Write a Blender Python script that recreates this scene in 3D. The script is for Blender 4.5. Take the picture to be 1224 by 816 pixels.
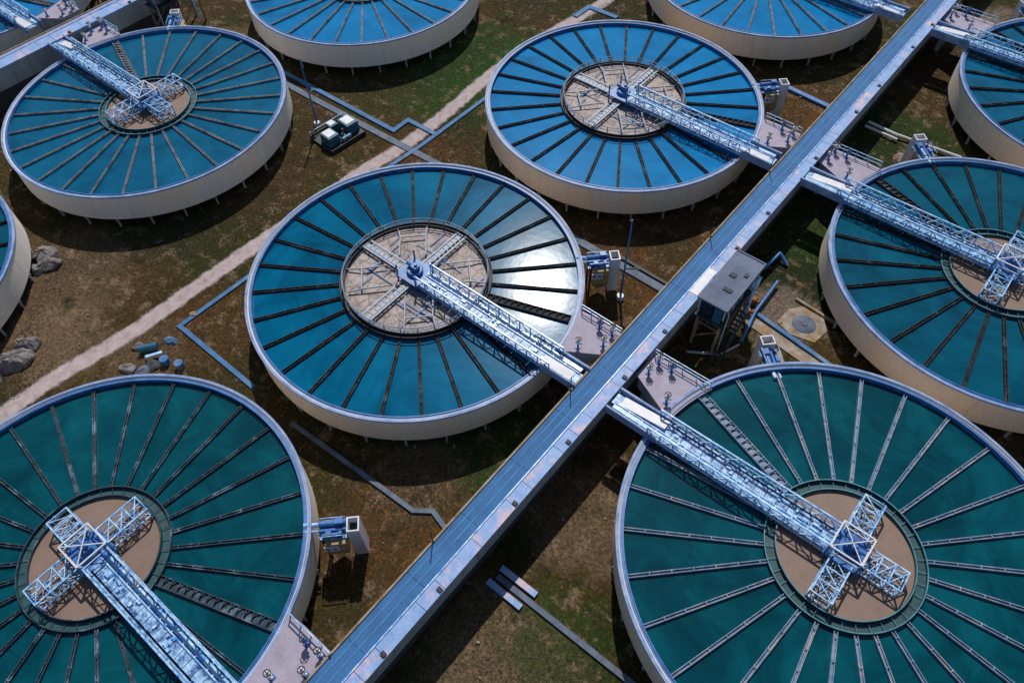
import bpy, math, random
from mathutils import Vector, Matrix
random.seed(11)
S = bpy.context.scene
for o in list(bpy.data.objects): bpy.data.objects.remove(o)
C = S.collection
R = math.radians

# ------------------------------------------------------------------ camera, sky, sun, exposure
CAMH = 70.72
TH = R(49.82)                       # heading of the causeway in the survey frame
def wu(x, y):                       # survey frame -> world (x across the causeway, y along it)
    return (x*math.sin(TH)-y*math.cos(TH), x*math.cos(TH)+y*math.sin(TH))
pitch, roll = R(53.88), R(-1.41)
def v3(x, y, z): a = wu(x, y); return Vector((a[0], a[1], z))
fwd = v3(0, math.cos(pitch), -math.sin(pitch)); up0 = v3(0, math.sin(pitch), math.cos(pitch)); rt0 = v3(1, 0, 0)
rt = rt0*math.cos(roll)+up0*math.sin(roll); up = up0*math.cos(roll)-rt0*math.sin(roll)
cd = bpy.data.cameras.new('camera'); cam = bpy.data.objects.new('camera', cd); C.objects.link(cam)
M4 = Matrix((( rt.x, up.x, -fwd.x, 0), (rt.y, up.y, -fwd.y, 0), (rt.z, up.z, -fwd.z, CAMH), (0, 0, 0, 1)))
cam.matrix_world = M4
cd.sensor_width = 36; cd.lens = 36*896.9/1224; cd.clip_end = 3000; cd.clip_start = 1
S.camera = cam

SUN_EL, SUN_AZ = 50.0, 3.5          # azimuth measured to the right of the view heading
sd = v3(math.sin(R(SUN_AZ))*math.cos(R(SUN_EL)), math.cos(R(SUN_AZ))*math.cos(R(SUN_EL)), math.sin(R(SUN_EL)))
w = bpy.data.worlds.new('World'); S.world = w; w.use_nodes = True
nt = w.node_tree; bg = nt.nodes['Background']
sky = nt.nodes.new('ShaderNodeTexSky'); sky.sky_type = 'NISHITA'; sky.sun_disc = False
sky.sun_elevation = R(SUN_EL); sky.sun_rotation = math.atan2(sd.x, sd.y)
sky.air_density = 1.1; sky.dust_density = 0.6; sky.ozone_density = 1.0
nt.links.new(sky.outputs[0], bg.inputs[0]); bg.inputs[1].default_value = 0.088
sl = bpy.data.lights.new('sun', 'SUN'); sl.energy = 4.9; sl.angle = R(0.5); sl.color = (1.0, .96, .90)
so = bpy.data.objects.new('sun', sl); C.objects.link(so)
so.rotation_euler = sd.to_track_quat('Z', 'Y').to_euler(); so.location = (0, 0, 120)
S.view_settings.view_transform = 'Standard'; S.view_settings.look = 'None'
S.view_settings.exposure = -0.35; S.view_settings.gamma = 1; S.view_settings.use_curve_mapping = False
S.render.engine = 'CYCLES'

# ------------------------------------------------------------------ materials
def newmat(name):
    m = bpy.data.materials.new(name); m.use_nodes = True
    return m, m.node_tree, m.node_tree.nodes['Principled BSDF']
def nd(t, kind, **kw):
    n = t.nodes.new(kind)
    for k, v in kw.items(): setattr(n, k, v)
    return n
def ramp(t, stops):
    r = nd(t, 'ShaderNodeValToRGB'); e = r.color_ramp.elements
    while len(e) < len(stops): e.new(.5)
    for i, (p, c) in enumerate(stops):
        e[i].position = p; e[i].color = (c[0], c[1], c[2], 1) if not isinstance(c, (int, float)) else (c, c, c, 1)
    return r
def noise(t, vec, scale, detail=5, rough=.6):
    n = nd(t, 'ShaderNodeTexNoise'); n.inputs['Scale'].default_value = scale
    n.inputs['Detail'].default_value = detail; n.inputs['Roughness'].default_value = rough
    t.links.new(vec, n.inputs['Vector']); return n
def mixc(t, fac, a, b):
    m = nd(t, 'ShaderNodeMix', data_type='RGBA')
    for s, val in ((m.inputs[0], fac), (m.inputs[6], a), (m.inputs[7], b)):
        if hasattr(val, 'is_linked') or hasattr(val, 'links'): t.links.new(val, s)
        elif isinstance(val, tuple): s.default_value = (val[0], val[1], val[2], 1)
        else: s.default_value = val
    return m.outputs[2]
def geo_pos(t): return nd(t, 'ShaderNodeNewGeometry').outputs['Position']

def worn_or_lit(name, base, dark, scale=1.2, rough=.6, metal=0, amount=.5, streak=False, bump=.15, third=None, spec=.5):
    """paint, concrete or steel with blotchy wear or painted-in light and shade; streak stretches the wear down the wall"""
    m, t, p = newmat(name); pos = geo_pos(t)
    mp = nd(t, 'ShaderNodeMapping'); t.links.new(pos, mp.inputs[0])
    if streak: mp.inputs['Scale'].default_value = (1, 1, .16)
    n = noise(t, mp.outputs[0], scale, 6, .65)
    r = ramp(t, [(.5-amount*.3, dark), (.5+amount*.3, base)]); t.links.new(n.outputs['Fac'], r.inputs[0])
    col = r.outputs[0]
    n2 = noise(t, pos, scale*9, 4, .7)
    r2 = ramp(t, [(.3, .78), (.7, 1.0)]); t.links.new(n2.outputs['Fac'], r2.inputs[0])
    mm = nd(t, 'ShaderNodeMix', data_type='RGBA', blend_type='MULTIPLY'); mm.inputs[0].default_value = 1
    t.links.new(col, mm.inputs[6]); t.links.new(r2.outputs[0], mm.inputs[7]); col = mm.outputs[2]
    if streak:                              # narrow run-off streaks
        ms = nd(t, 'ShaderNodeMapping'); t.links.new(pos, ms.inputs[0]); ms.inputs['Scale'].default_value = (1.6, 1.6, .07)
        ns = noise(t, ms.outputs[0], 1.0, 4, .75); rs = ramp(t, [(.28, .78), (.44, 1.0)]); t.links.new(ns.outputs['Fac'], rs.inputs[0])
        mk = nd(t, 'ShaderNodeMix', data_type='RGBA', blend_type='MULTIPLY'); mk.inputs[0].default_value = 1
        t.links.new(col, mk.inputs[6]); t.links.new(rs.outputs[0], mk.inputs[7]); col = mk.outputs[2]
    if third:
        n3 = noise(t, mp.outputs[0], scale*.45, 5, .7)
        r3 = ramp(t, [(.52, 0), (.66, 1)]); t.links.new(n3.outputs['Fac'], r3.inputs[0])
        col = mixc(t, r3.outputs[0], col, third)
    t.links.new(col, p.inputs['Base Color'])
    p.inputs['Roughness'].default_value = rough; p.inputs['Metallic'].default_value = metal
    p.inputs['Specular IOR Level'].default_value = spec
    if bump:
        b = nd(t, 'ShaderNodeBump'); b.inputs['Strength'].default_value = bump; b.inputs['Distance'].default_value = .05
        t.links.new(n2.outputs['Fac'], b.inputs['Height']); t.links.new(b.outputs[0], p.inputs['Normal'])
    return m

def water_mat(name, c1, c2, rough, coat=.03, spec=.5):
    m, t, p = newmat(name); pos = geo_pos(t)
    n = noise(t, pos, .13, 7, .68); n.inputs['Distortion'].default_value = .8
    d = tuple(a*.62 for a in c1)
    r = ramp(t, [(.30, d), (.45, c1), (.62, c2), (.78, tuple(a*1.25 for a in c2))]); t.links.new(n.outputs['Fac'], r.inputs[0])
    nf = noise(t, pos, .42, 8, .75); nf.inputs['Distortion'].default_value = 1.5        # thin algae and foam rafts
    rf = ramp(t, [(.66, 0), (.80, .3)]); t.links.new(nf.outputs['Fac'], rf.inputs[0])
    col = mixc(t, rf.outputs[0], r.outputs[0], (.05, .16, .15))
    t.links.new(col, p.inputs['Base Color'])
    p.inputs['IOR'].default_value = 1.33
    p.inputs['Roughness'].default_value = rough; p.inputs['Specular IOR Level'].default_value = spec
    p.inputs['Coat Weight'].default_value = coat; p.inputs['Coat Roughness'].default_value = .27; p.inputs['Coat IOR'].default_value = 1.33
    n2 = noise(t, pos, 1.1, 2, .5)
    b = nd(t, 'ShaderNodeBump'); b.inputs['Strength'].default_value = .05; b.inputs['Distance'].default_value = .08
    t.links.new(n2.outputs['Fac'], b.inputs['Height']); t.links.new(b.outputs[0], p.inputs['Normal'])
    return m

def sludge_mat(name, base, dark, crust):
    m, t, p = newmat(name); pos = geo_pos(t)
    n = noise(t, pos, .7 if crust else .3, 7, .7)
    r = ramp(t, [(.36, dark), (.6, base)]); t.links.new(n.outputs['Fac'], r.inputs[0]); col = r.outputs[0]
    h = n.outputs['Fac']
    if crust:
        v = nd(t, 'ShaderNodeTexVoronoi', feature='DISTANCE_TO_EDGE'); v.inputs['Scale'].default_value = .8
        nn = noise(t, pos, 1.5, 3, .6); dm = nd(t, 'ShaderNodeVectorMath', operation='MULTIPLY_ADD')
        t.links.new(nn.outputs['Color'], dm.inputs[0]); dm.inputs[1].default_value = (.9, .9, .9); t.links.new(pos, dm.inputs[2])
        t.links.new(dm.outputs[0], v.inputs['Vector'])
        rv = ramp(t, [(.0, 1), (.07, 0)]); t.links.new(v.outputs[0], rv.inputs[0])
        col = mixc(t, rv.outputs[0], col, (.10, .085, .075))
    n2 = noise(t, pos, 7, 4, .7); rr = ramp(t, [(.3, .8), (.7, 1)]); t.links.new(n2.outputs['Fac'], rr.inputs[0])
    mm = nd(t, 'ShaderNodeMix', data_type='RGBA', blend_type='MULTIPLY'); mm.inputs[0].default_value = 1
    t.links.new(col, mm.inputs[6]); t.links.new(rr.outputs[0], mm.inputs[7])
    t.links.new(mm.outputs[2], p.inputs['Base Color']); p.inputs['Roughness'].default_value = .65
    b = nd(t, 'ShaderNodeBump'); b.inputs['Strength'].default_value = .3; b.inputs['Distance'].default_value = .06
    t.links.new(n2.outputs['Fac'], b.inputs['Height']); t.links.new(b.outputs[0], p.inputs['Normal'])
    return m

MT = {}
MT['wall'] = worn_or_lit('pale_concrete_wall', (.93, .87, .80), (.80, .74, .68), .35, .8, streak=True, amount=1.1, third=(.88, .68, .50))
MT['wall_warm'] = worn_or_lit('cream_peach_wall', (.95, .81, .67), (.80, .66, .53), .35, .8, streak=True, amount=1.1, third=(.90, .64, .44))  # warm patches on both walls paint in bounced light
MT['rim'] = worn_or_lit('lavender_rim_paint', (.34, .44, .68), (.14, .24, .47), .55, .6, spec=.3)
MT['blue'] = worn_or_lit('blue_steel_paint', (.06, .22, .55), (.025, .11, .34), 1.1, .45)
MT['deck_blue'] = worn_or_lit('blue_deck', (.05, .18, .41), (.032, .12, .29), .35, .75, amount=.7, spec=.3)
MT['deck_line'] = worn_or_lit('worn_deck_line', (.085, .25, .52), (.05, .165, .37), .5, .75, spec=.3)
MT['deck_lavender'] = worn_or_lit('lavender_deck', (.38, .37, .56), (.28, .28, .44), .5, .75, spec=.3)
MT['concrete'] = worn_or_lit('lilac_concrete', (.46, .41, .51), (.30, .26, .34), .6, .75, amount=.9)
MT['strip'] = worn_or_lit('cable_cover', (.30, .45, .78), (.19, .33, .62), .8, .6, third=(.60, .42, .46))
MT['pale_pipe'] = worn_or_lit('grey_lilac_pipe', (.44, .50, .60), (.20, .26, .36), 2.2, .55, amount=.8, third=(.40, .34, .33))
MT['girder'] = worn_or_lit('grey_girder', (.42, .46, .50), (.27, .31, .35), .5, .8, streak=True)
MT['darkgirder'] = worn_or_lit('dark_lower_wall', (.06, .075, .09), (.035, .045, .06), .5, .8, streak=True)  # shade of the recessed lower wall and tank underside put into the colour
MT['kerb'] = worn_or_lit('tan_kerb', (.38, .33, .28), (.20, .13, .07), .9, .8, third=(.28, .16, .05))
MT['truss'] = worn_or_lit('pale_blue_steel', (.68, .90, 1.0), (.045, .30, .80), 1.7, .33, amount=.5)  # white highlights and dark gaps painted in as patches
MT['grating'] = worn_or_lit('blue_walkway_grating', (.46, .72, .98), (.012, .08, .30), 2.1, .45, amount=.42)  # sparkle and dark gaps painted in by strong contrast
MT['white'] = worn_or_lit('white_steel', (.80, .80, .84), (.62, .62, .68), 1.0, .5)
MT['launder_dark'] = worn_or_lit('dark_launder', (.022, .026, .032), (.010, .012, .016), 1.3, .7, third=(.075, .085, .10), spec=.2)  # backlit shade is painted into these nearly black launders
MT['launder_pale'] = worn_or_lit('pale_launder', (.24, .33, .46), (.12, .18, .28), 1.3, .65, third=(.36, .33, .33), spec=.3)
MT['launder_mid'] = worn_or_lit('mid_launder', (.045, .08, .12), (.015, .03, .045), 1.3, .65, third=(.17, .23, .30), spec=.3)
MT['launder_tan'] = worn_or_lit('tan_launder', (.30, .31, .34), (.13, .14, .17), 1.1, .7, third=(.05, .06, .08), spec=.3)
MT['lip_teal'] = worn_or_lit('teal_lip', (.10, .30, .38), (.04, .15, .20), 1.6, .5)
MT['trough'] = worn_or_lit('teal_trough', (.012, .095, .115), (.006, .04, .052), 1.5, .55)
MT['dark'] = worn_or_lit('dark_steel', (.03, .035, .045), (.014, .017, .023), 1.5, .65)
MT['teal'] = worn_or_lit('teal_cabinet', (.02, .16, .26), (.01, .07, .14), 1.2, .45)
MT['ochre'] = worn_or_lit('ochre_hopper', (.50, .38, .20), (.32, .21, .09), 1.0, .7)
MT['roof'] = worn_or_lit('grey_roof_felt', (.21, .25, .36), (.08, .10, .16), .35, .8, amount=.9, spec=.3)
MT['roof_dark'] = worn_or_lit('dark_hatch', (.06, .08, .10), (.04, .05, .07), 1, .7, spec=.3)
MT['glass'] = worn_or_lit('dark_window', (.02, .04, .07), (.015, .03, .05), 1, .12, bump=0)
MT['rust'] = worn_or_lit('rusty_steel', (.34, .14, .05), (.18, .07, .03), 1.6, .8)
MT['drain'] = worn_or_lit('blue_duct_cover', (.07, .20, .42), (.04, .13, .30), .7, .7, third=(.15, .22, .33), spec=.3)
MT['greydrain'] = worn_or_lit('grey_duct_cover', (.15, .19, .26), (.08, .10, .15), .7, .7, spec=.3)
MT['rock'] = worn_or_lit('grey_rock', (.34, .30, .30), (.10, .095, .095), 1.1, .95, bump=1.0, amount=.6)
MT['orange'] = worn_or_lit('orange_paint', (.60, .25, .06), (.42, .16, .04), 2, .6)
MT['water_blue'] = water_mat('blue_water', (.0, .15, .37), (.002, .19, .45), .09)  # per-tank water colours carry the sky reflection painted in
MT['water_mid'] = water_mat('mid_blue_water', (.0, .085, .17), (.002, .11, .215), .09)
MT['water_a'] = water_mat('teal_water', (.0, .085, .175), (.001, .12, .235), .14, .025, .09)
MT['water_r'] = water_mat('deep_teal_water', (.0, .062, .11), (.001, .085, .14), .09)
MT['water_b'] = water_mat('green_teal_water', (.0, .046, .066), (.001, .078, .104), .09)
MT['sludge'] = sludge_mat('brown_liquor', (.25, .165, .125), (.20, .13, .10), False)
MT['scum'] = sludge_mat('crusted_scum', (.44, .36, .34), (.27, .21, .19), True)

# ------------------------------------------------------------------ mesh builder
class MB:
    def __init__(s): s.v = []; s.f = []
    def add(s, vs, fs):
        k = len(s.v); s.v += [tuple(a) for a in vs]; s.f += [tuple(i+k for i in f) for f in fs]; return s
    def box(s, c, d, ang=0, taper=1.0):
        hx, hy, hz = d[0]/2, d[1]/2, d[2]/2; ca, sa = math.cos(ang), math.sin(ang); vs = []
        for z, q in ((-hz, 1), (hz, taper)):
            for x, y in ((-hx, -hy), (hx, -hy), (hx, hy), (-hx, hy)):
                x *= q; y *= q; vs.append((c[0]+x*ca-y*sa, c[1]+x*sa+y*ca, c[2]+z))
        return s.add(vs, [(3, 2, 1, 0), (4, 5, 6, 7), (0, 1, 5, 4), (1, 2, 6, 5), (2, 3, 7, 6), (3, 0, 4, 7)])
    def bar(s, a, b, r, r2=None, n=4, up=(0, 0, 1)):
        """square (n=4) or round bar between two points; r = half width, r2 = half height"""
        a, b = Vector(a), Vector(b); d = (b-a)
        if d.length < 1e-6: return s
        d.normalize(); u = Vector(up)
        if abs(d.dot(u)) > .95: u = Vector((1, 0, 0))
        x = d.cross(u).normalized(); y = x.cross(d).normalized(); r2 = r2 or r; vs = []
        q = 1.41421 if n == 4 else 1; ph = math.pi/4 if n == 4 else 0
        for p in (a, b):
            for i in range(n):
                t = ph+2*math.pi*i/n; vs.append(p+x*(r*q*math.cos(t))+y*(r2*q*math.sin(t)))
        fs = [(i, (i+1) % n, n+(i+1) % n, n+i) for i in range(n)]
        fs += [tuple(range(n-1, -1, -1)), tuple(range(n, 2*n))]
        return s.add(vs, fs)
    def tube(s, pts, r, n=8):
        for a, b in zip(pts, pts[1:]): s.bar(a, b, r, n=n)
        return s
    def lathe(s, prof, n=96, closed=False):
        """prof: list of (r, z); spins round z"""
        vs = []; m = len(prof)
        for i in range(n):
            t = 2*math.pi*i/n
            for r, z in prof: vs.append((r*math.cos(t), r*math.sin(t), z))
        fs = []
        for i in range(n):
            j = (i+1) % n
            for k in range(m if closed else m-1):
                l = (k+1) % m; fs.append((i*m+k, j*m+k, j*m+l, i*m+l))
        return s.add(vs, fs)
    def disc(s, r, z, n=96): return s.add([(r*math.cos(2*math.pi*i/n), r*math.sin(2*math.pi*i/n), z) for i in range(n)], [tuple(range(n))])
    def prism(s, poly, z0, z1):
        n = len(poly); vs = [(x, y, z0) for x, y in poly]+[(x, y, z1) for x, y in poly]
        fs = [(i, (i+1) % n, n+(i+1) % n, n+i) for i in range(n)]+[tuple(range(n-1, -1, -1)), tuple(range(n, 2*n))]
        return s.add(vs, fs)
    def mesh(s, name, mat, smooth=False):
        m = bpy.data.meshes.new(name); m.from_pydata(s.v, [], s.f); m.update()
        m.materials.append(MT[mat] if isinstance(mat, str) else mat)
        if smooth:
            for p in m.polygons: p.use_smooth = True
            m.set_sharp_from_angle(angle=R(35))
        return m

def link(name, mesh, parent=None, label=None, cat=None, group=None, kind=None, loc=None, rot=0, scale=None):
    o = bpy.data.objects.new(name, mesh); C.objects.link(o)
    if loc: o.location = loc
    o.rotation_euler = (0, 0, rot)
    if scale: o.scale = (scale,)*3
    if parent: o.parent = parent
    if label: o['label'] = label
    if cat: o['category'] = cat
    if group: o['group'] = group
    if kind: o['kind'] = kind
    return o
def thing(name, label, cat, loc=(0, 0, 0), rot=0, group=None, scale=None):
    return link(name, None, None, label, cat, group, None, loc, rot, scale)
CACHE = {}
def cached(key, fn):
    if key not in CACHE: CACHE[key] = fn()
    return CACHE[key]

# ------------------------------------------------------------------ the ground
def ground_material():
    m, t, p = newmat('patchy_grass_and_soil'); pos = geo_pos(t)
    olive, brown, tan, green, pale = (.058, .058, .013), (.115, .062, .020), (.42, .28, .175), (.04, .085, .012), (.34, .26, .20)
    n1 = noise(t, pos, .055, 6, .65); r1 = ramp(t, [(.40, 0), (.60, 1)]); t.links.new(n1.outputs['Fac'], r1.inputs[0])
    col = mixc(t, r1.outputs[0], olive, brown)
    def spot(x, y, r, colr, strength=1.0, edge=.6, col=None):
        d = nd(t, 'ShaderNodeVectorMath', operation='DISTANCE'); t.links.new(pos, d.inputs[0]); d.inputs[1].default_value = (x, y, 0)
        nn = noise(t, pos, 1.6/r+.12, 6, .7)
        ma = nd(t, 'ShaderNodeMath', operation='MULTIPLY_ADD'); t.links.new(nn.outputs['Fac'], ma.inputs[0])
        ma.inputs[1].default_value = r*1.8; t.links.new(d.outputs['Value'], ma.inputs[2])
        mr = nd(t, 'ShaderNodeMapRange', interpolation_type='SMOOTHSTEP'); t.links.new(ma.outputs[0], mr.inputs[0])
        mr.inputs[1].default_value = r*.9+r*(1-edge*.6); mr.inputs[2].default_value = r*.9+r*(1+edge*.5); mr.inputs[3].default_value = strength; mr.inputs[4].default_value = 0
        return mixc(t, mr.outputs[0], col, colr)
    for x, y, r, c, s in SPOTS: col = spot(x, y, r, c if isinstance(c, tuple) else locals()[c], s, col=col)
    n2 = noise(t, pos, .42, 9, .76); r2 = ramp(t, [(.53, 0), (.60, 1)]); t.links.new(n2.outputs['Fac'], r2.inputs[0])
    f2 = nd(t, 'ShaderNodeMath', operation='MULTIPLY'); t.links.new(r2.outputs[0], f2.inputs[0]); f2.inputs[1].default_value = .6
    col = mixc(t, f2.outputs[0], col, tan)
    n6 = noise(t, pos, 1.15, 9, .8); r6 = ramp(t, [(.56, 0), (.63, 1)]); t.links.new(n6.outputs['Fac'], r6.inputs[0])
    n7 = noise(t, pos, .12, 4, .6); r7 = ramp(t, [(.42, 0), (.6, .75)]); t.links.new(n7.outputs['Fac'], r7.inputs[0])
    f6 = nd(t, 'ShaderNodeMath', operation='MULTIPLY'); t.links.new(r6.outputs[0], f6.inputs[0]); t.links.new(r7.outputs[0], f6.inputs[1])
    col = mixc(t, f6.outputs[0], col, (.46, .32, .22))
    n3 = noise(t, pos, .27, 7, .7); r3 = ramp(t, [(.32, 1), (.44, 0)]); t.links.new(n3.outputs['Fac'], r3.inputs[0])
    col = mixc(t, r3.outputs[0], col, (.030, .030, .012))
    n4 = noise(t, pos, 2.6, 8, .8); r4 = ramp(t, [(.30, .12), (.5, .50), (.70, 1.15)]); t.links.new(n4.outputs['Fac'], r4.inputs[0])
    mm = nd(t, 'ShaderNodeMix', data_type='RGBA', blend_type='MULTIPLY'); mm.inputs[0].default_value = 1
    t.links.new(col, mm.inputs[6]); t.links.new(r4.outputs[0], mm.inputs[7])
    t.links.new(mm.outputs[2], p.inputs['Base Color']); p.inputs['Roughness'].default_value = .95; p.inputs['Specular IOR Level'].default_value = .15
    hs = nd(t, 'ShaderNodeMath', operation='MULTIPLY_ADD'); n5 = noise(t, pos, .8, 6, .7); t.links.new(n5.outputs['Fac'], hs.inputs[0]); hs.inputs[1].default_value = 2.5; t.links.new(n4.outputs['Fac'], hs.inputs[2])
    b = nd(t, 'ShaderNodeBump'); b.inputs['Strength'].default_value = .8; b.inputs['Distance'].default_value = .15
    t.links.new(hs.outputs[0], b.inputs['Height']); t.links.new(b.outputs[0], p.inputs['Normal'])
    return m
_tan, _green, _red, _pale, _dgreen = (.26, .17, .10), (.035, .095, .012), (.20, .085, .024), (.33, .25, .20), (.022, .042, .012)
SPOTS = [(-73, 79, 11, _green, 1), (-70, 70, 8, _green, .7), (-32, 27, 9, _green, .8), (-12, 78, 9, _green, .9), (-10, 8, 8, _green, .8), (-14, 100, 9, _green, .7), (-88, 25, 11, _dgreen, .7), (-84, 12, 9, _tan, .55), (-76, 6, 6, _tan, .9),
         (-32, 55, 8, _red, .9), (-29, 96, 9, _red, .9), (-62, 55, 7, _red, .75), (-28, 15, 7, _red, .6), (-30, 20, 5, _tan, .6),
         (-12, 66, 7, _dgreen, .9), (-11, 62, 4.5, _pale, .8), (-12, 98, 8, _dgreen, .6), (-12, 11, 7, _tan, .85), (-14, 27, 6, _tan, .7), (-9, 16, 5, _green, .6),
         (-62, 20, 6, _red, .5), (-66, 11, 5, _tan, .5), (-64, 47, 5, _red, .4), (-10, 138, 7, _pale, .9), (-78, 62, 6, _green, .4), (-108, 58, 5, _tan, .7)]
gm = MB(); N = 40; G0, G1 = -900, 1100
gm.add([(-1000, -900, 0), (1000, -900, 0), (1000, 1200, 0), (-1000, 1200, 0)], [(0, 1, 2, 3)])
link('ground', gm.mesh('ground', ground_material()), kind='structure')

# dirt track: a strip whose worn edges break up into the soil
def track_material():
    m, t, p = newmat('pink_dirt_track'); pos = geo_pos(t)
    uv = nd(t, 'ShaderNodeAttribute'); uv.attribute_name = 'across'
    n = noise(t, pos, .9, 7, .72); r = ramp(t, [(.25, (.20, .14, .125)), (.45, (.37, .30, .295)), (.7, (.48, .40, .41))]); t.links.new(n.outputs['Fac'], r.inputs[0])
    t.links.new(r.outputs[0], p.inputs['Base Color']); p.inputs['Roughness'].default_value = .95
    ab = nd(t, 'ShaderNodeMath', operation='ABSOLUTE'); t.links.new(uv.outputs['Fac'], ab.inputs[0])
    n2 = noise(t, pos, .8, 7, .75)
    ad = nd(t, 'ShaderNodeMath', operation='MULTIPLY_ADD'); t.links.new(n2.outputs['Fac'], ad.inputs[0]); ad.inputs[1].default_value = .9; t.links.new(ab.outputs[0], ad.inputs[2])
    rr = nd(t, 'ShaderNodeMapRange'); t.links.new(ad.outputs[0], rr.inputs[0]); rr.inputs[1].default_value = 1.0; rr.inputs[2].default_value = 1.25
    tr = nd(t, 'ShaderNodeBsdfTransparent'); mx = nd(t, 'ShaderNodeMixShader')
    t.links.new(rr.outputs[0], mx.inputs[0]); t.links.new(p.outputs[0], mx.inputs[1]); t.links.new(tr.outputs[0], mx.inputs[2])
    t.links.new(mx.outputs[0], t.nodes['Material Output'].inputs[0])
    b = nd(t, 'ShaderNodeBump'); b.inputs['Strength'].default_value = .4; b.inputs['Distance'].default_value = .06
    t.links.new(n.outputs['Fac'], b.inputs['Height']); t.links.new(b.outputs[0], p.inputs['Normal'])
    return m
PATH = [(-72.5, -30), (-71.6, -12), (-71.0, -3.5), (-70.9, 2.5), (-69.6, 11.9), (-69.3, 21.1), (-69, 31.4), (-68.5, 40), (-68.4, 48.8), (-67.6, 56.2), (-67.7, 65.6), (-68.7, 78.8), (-68.3, 91.0), (-66.7, 105.2), (-66, 125), (-65, 160)]
def catmull(P, k=8):
    out = []
    for i in range(1, len(P)-2):
        for j in range(k):
            t = j/k; a, b, c, d = (Vector(q) for q in P[i-1:i+3])
            out.append(.5*((2*b)+(c-a)*t+(2*a-5*b+4*c-d)*t*t+(3*b-a-3*c+d)*t**3))
    return out
pp = catmull(PATH); pm = MB(); vs = []; att = []
for i, q in enumerate(pp):
    d = (pp[min(i+1, len(pp)-1)]-pp[max(i-1, 0)]).normalized(); nrm = Vector((d.y, -d.x))
    for k in (-1, -.5, 0, .5, 1):
        z = q+nrm*k*1.6; vs.append((z.x, z.y, .02)); att.append(k)
pm.add(vs, [(i*5+k, i*5+k+1, i*5+k+6, i*5+k+5) for i in range(len(pp)-1) for k in range(4)])
me = pm.mesh('dirt_path', track_material()); a = me.attributes.new('across', 'FLOAT', 'POINT')
for i, x in enumerate(att): a.data[i].value = x
link('path', me, kind='structure')

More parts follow.
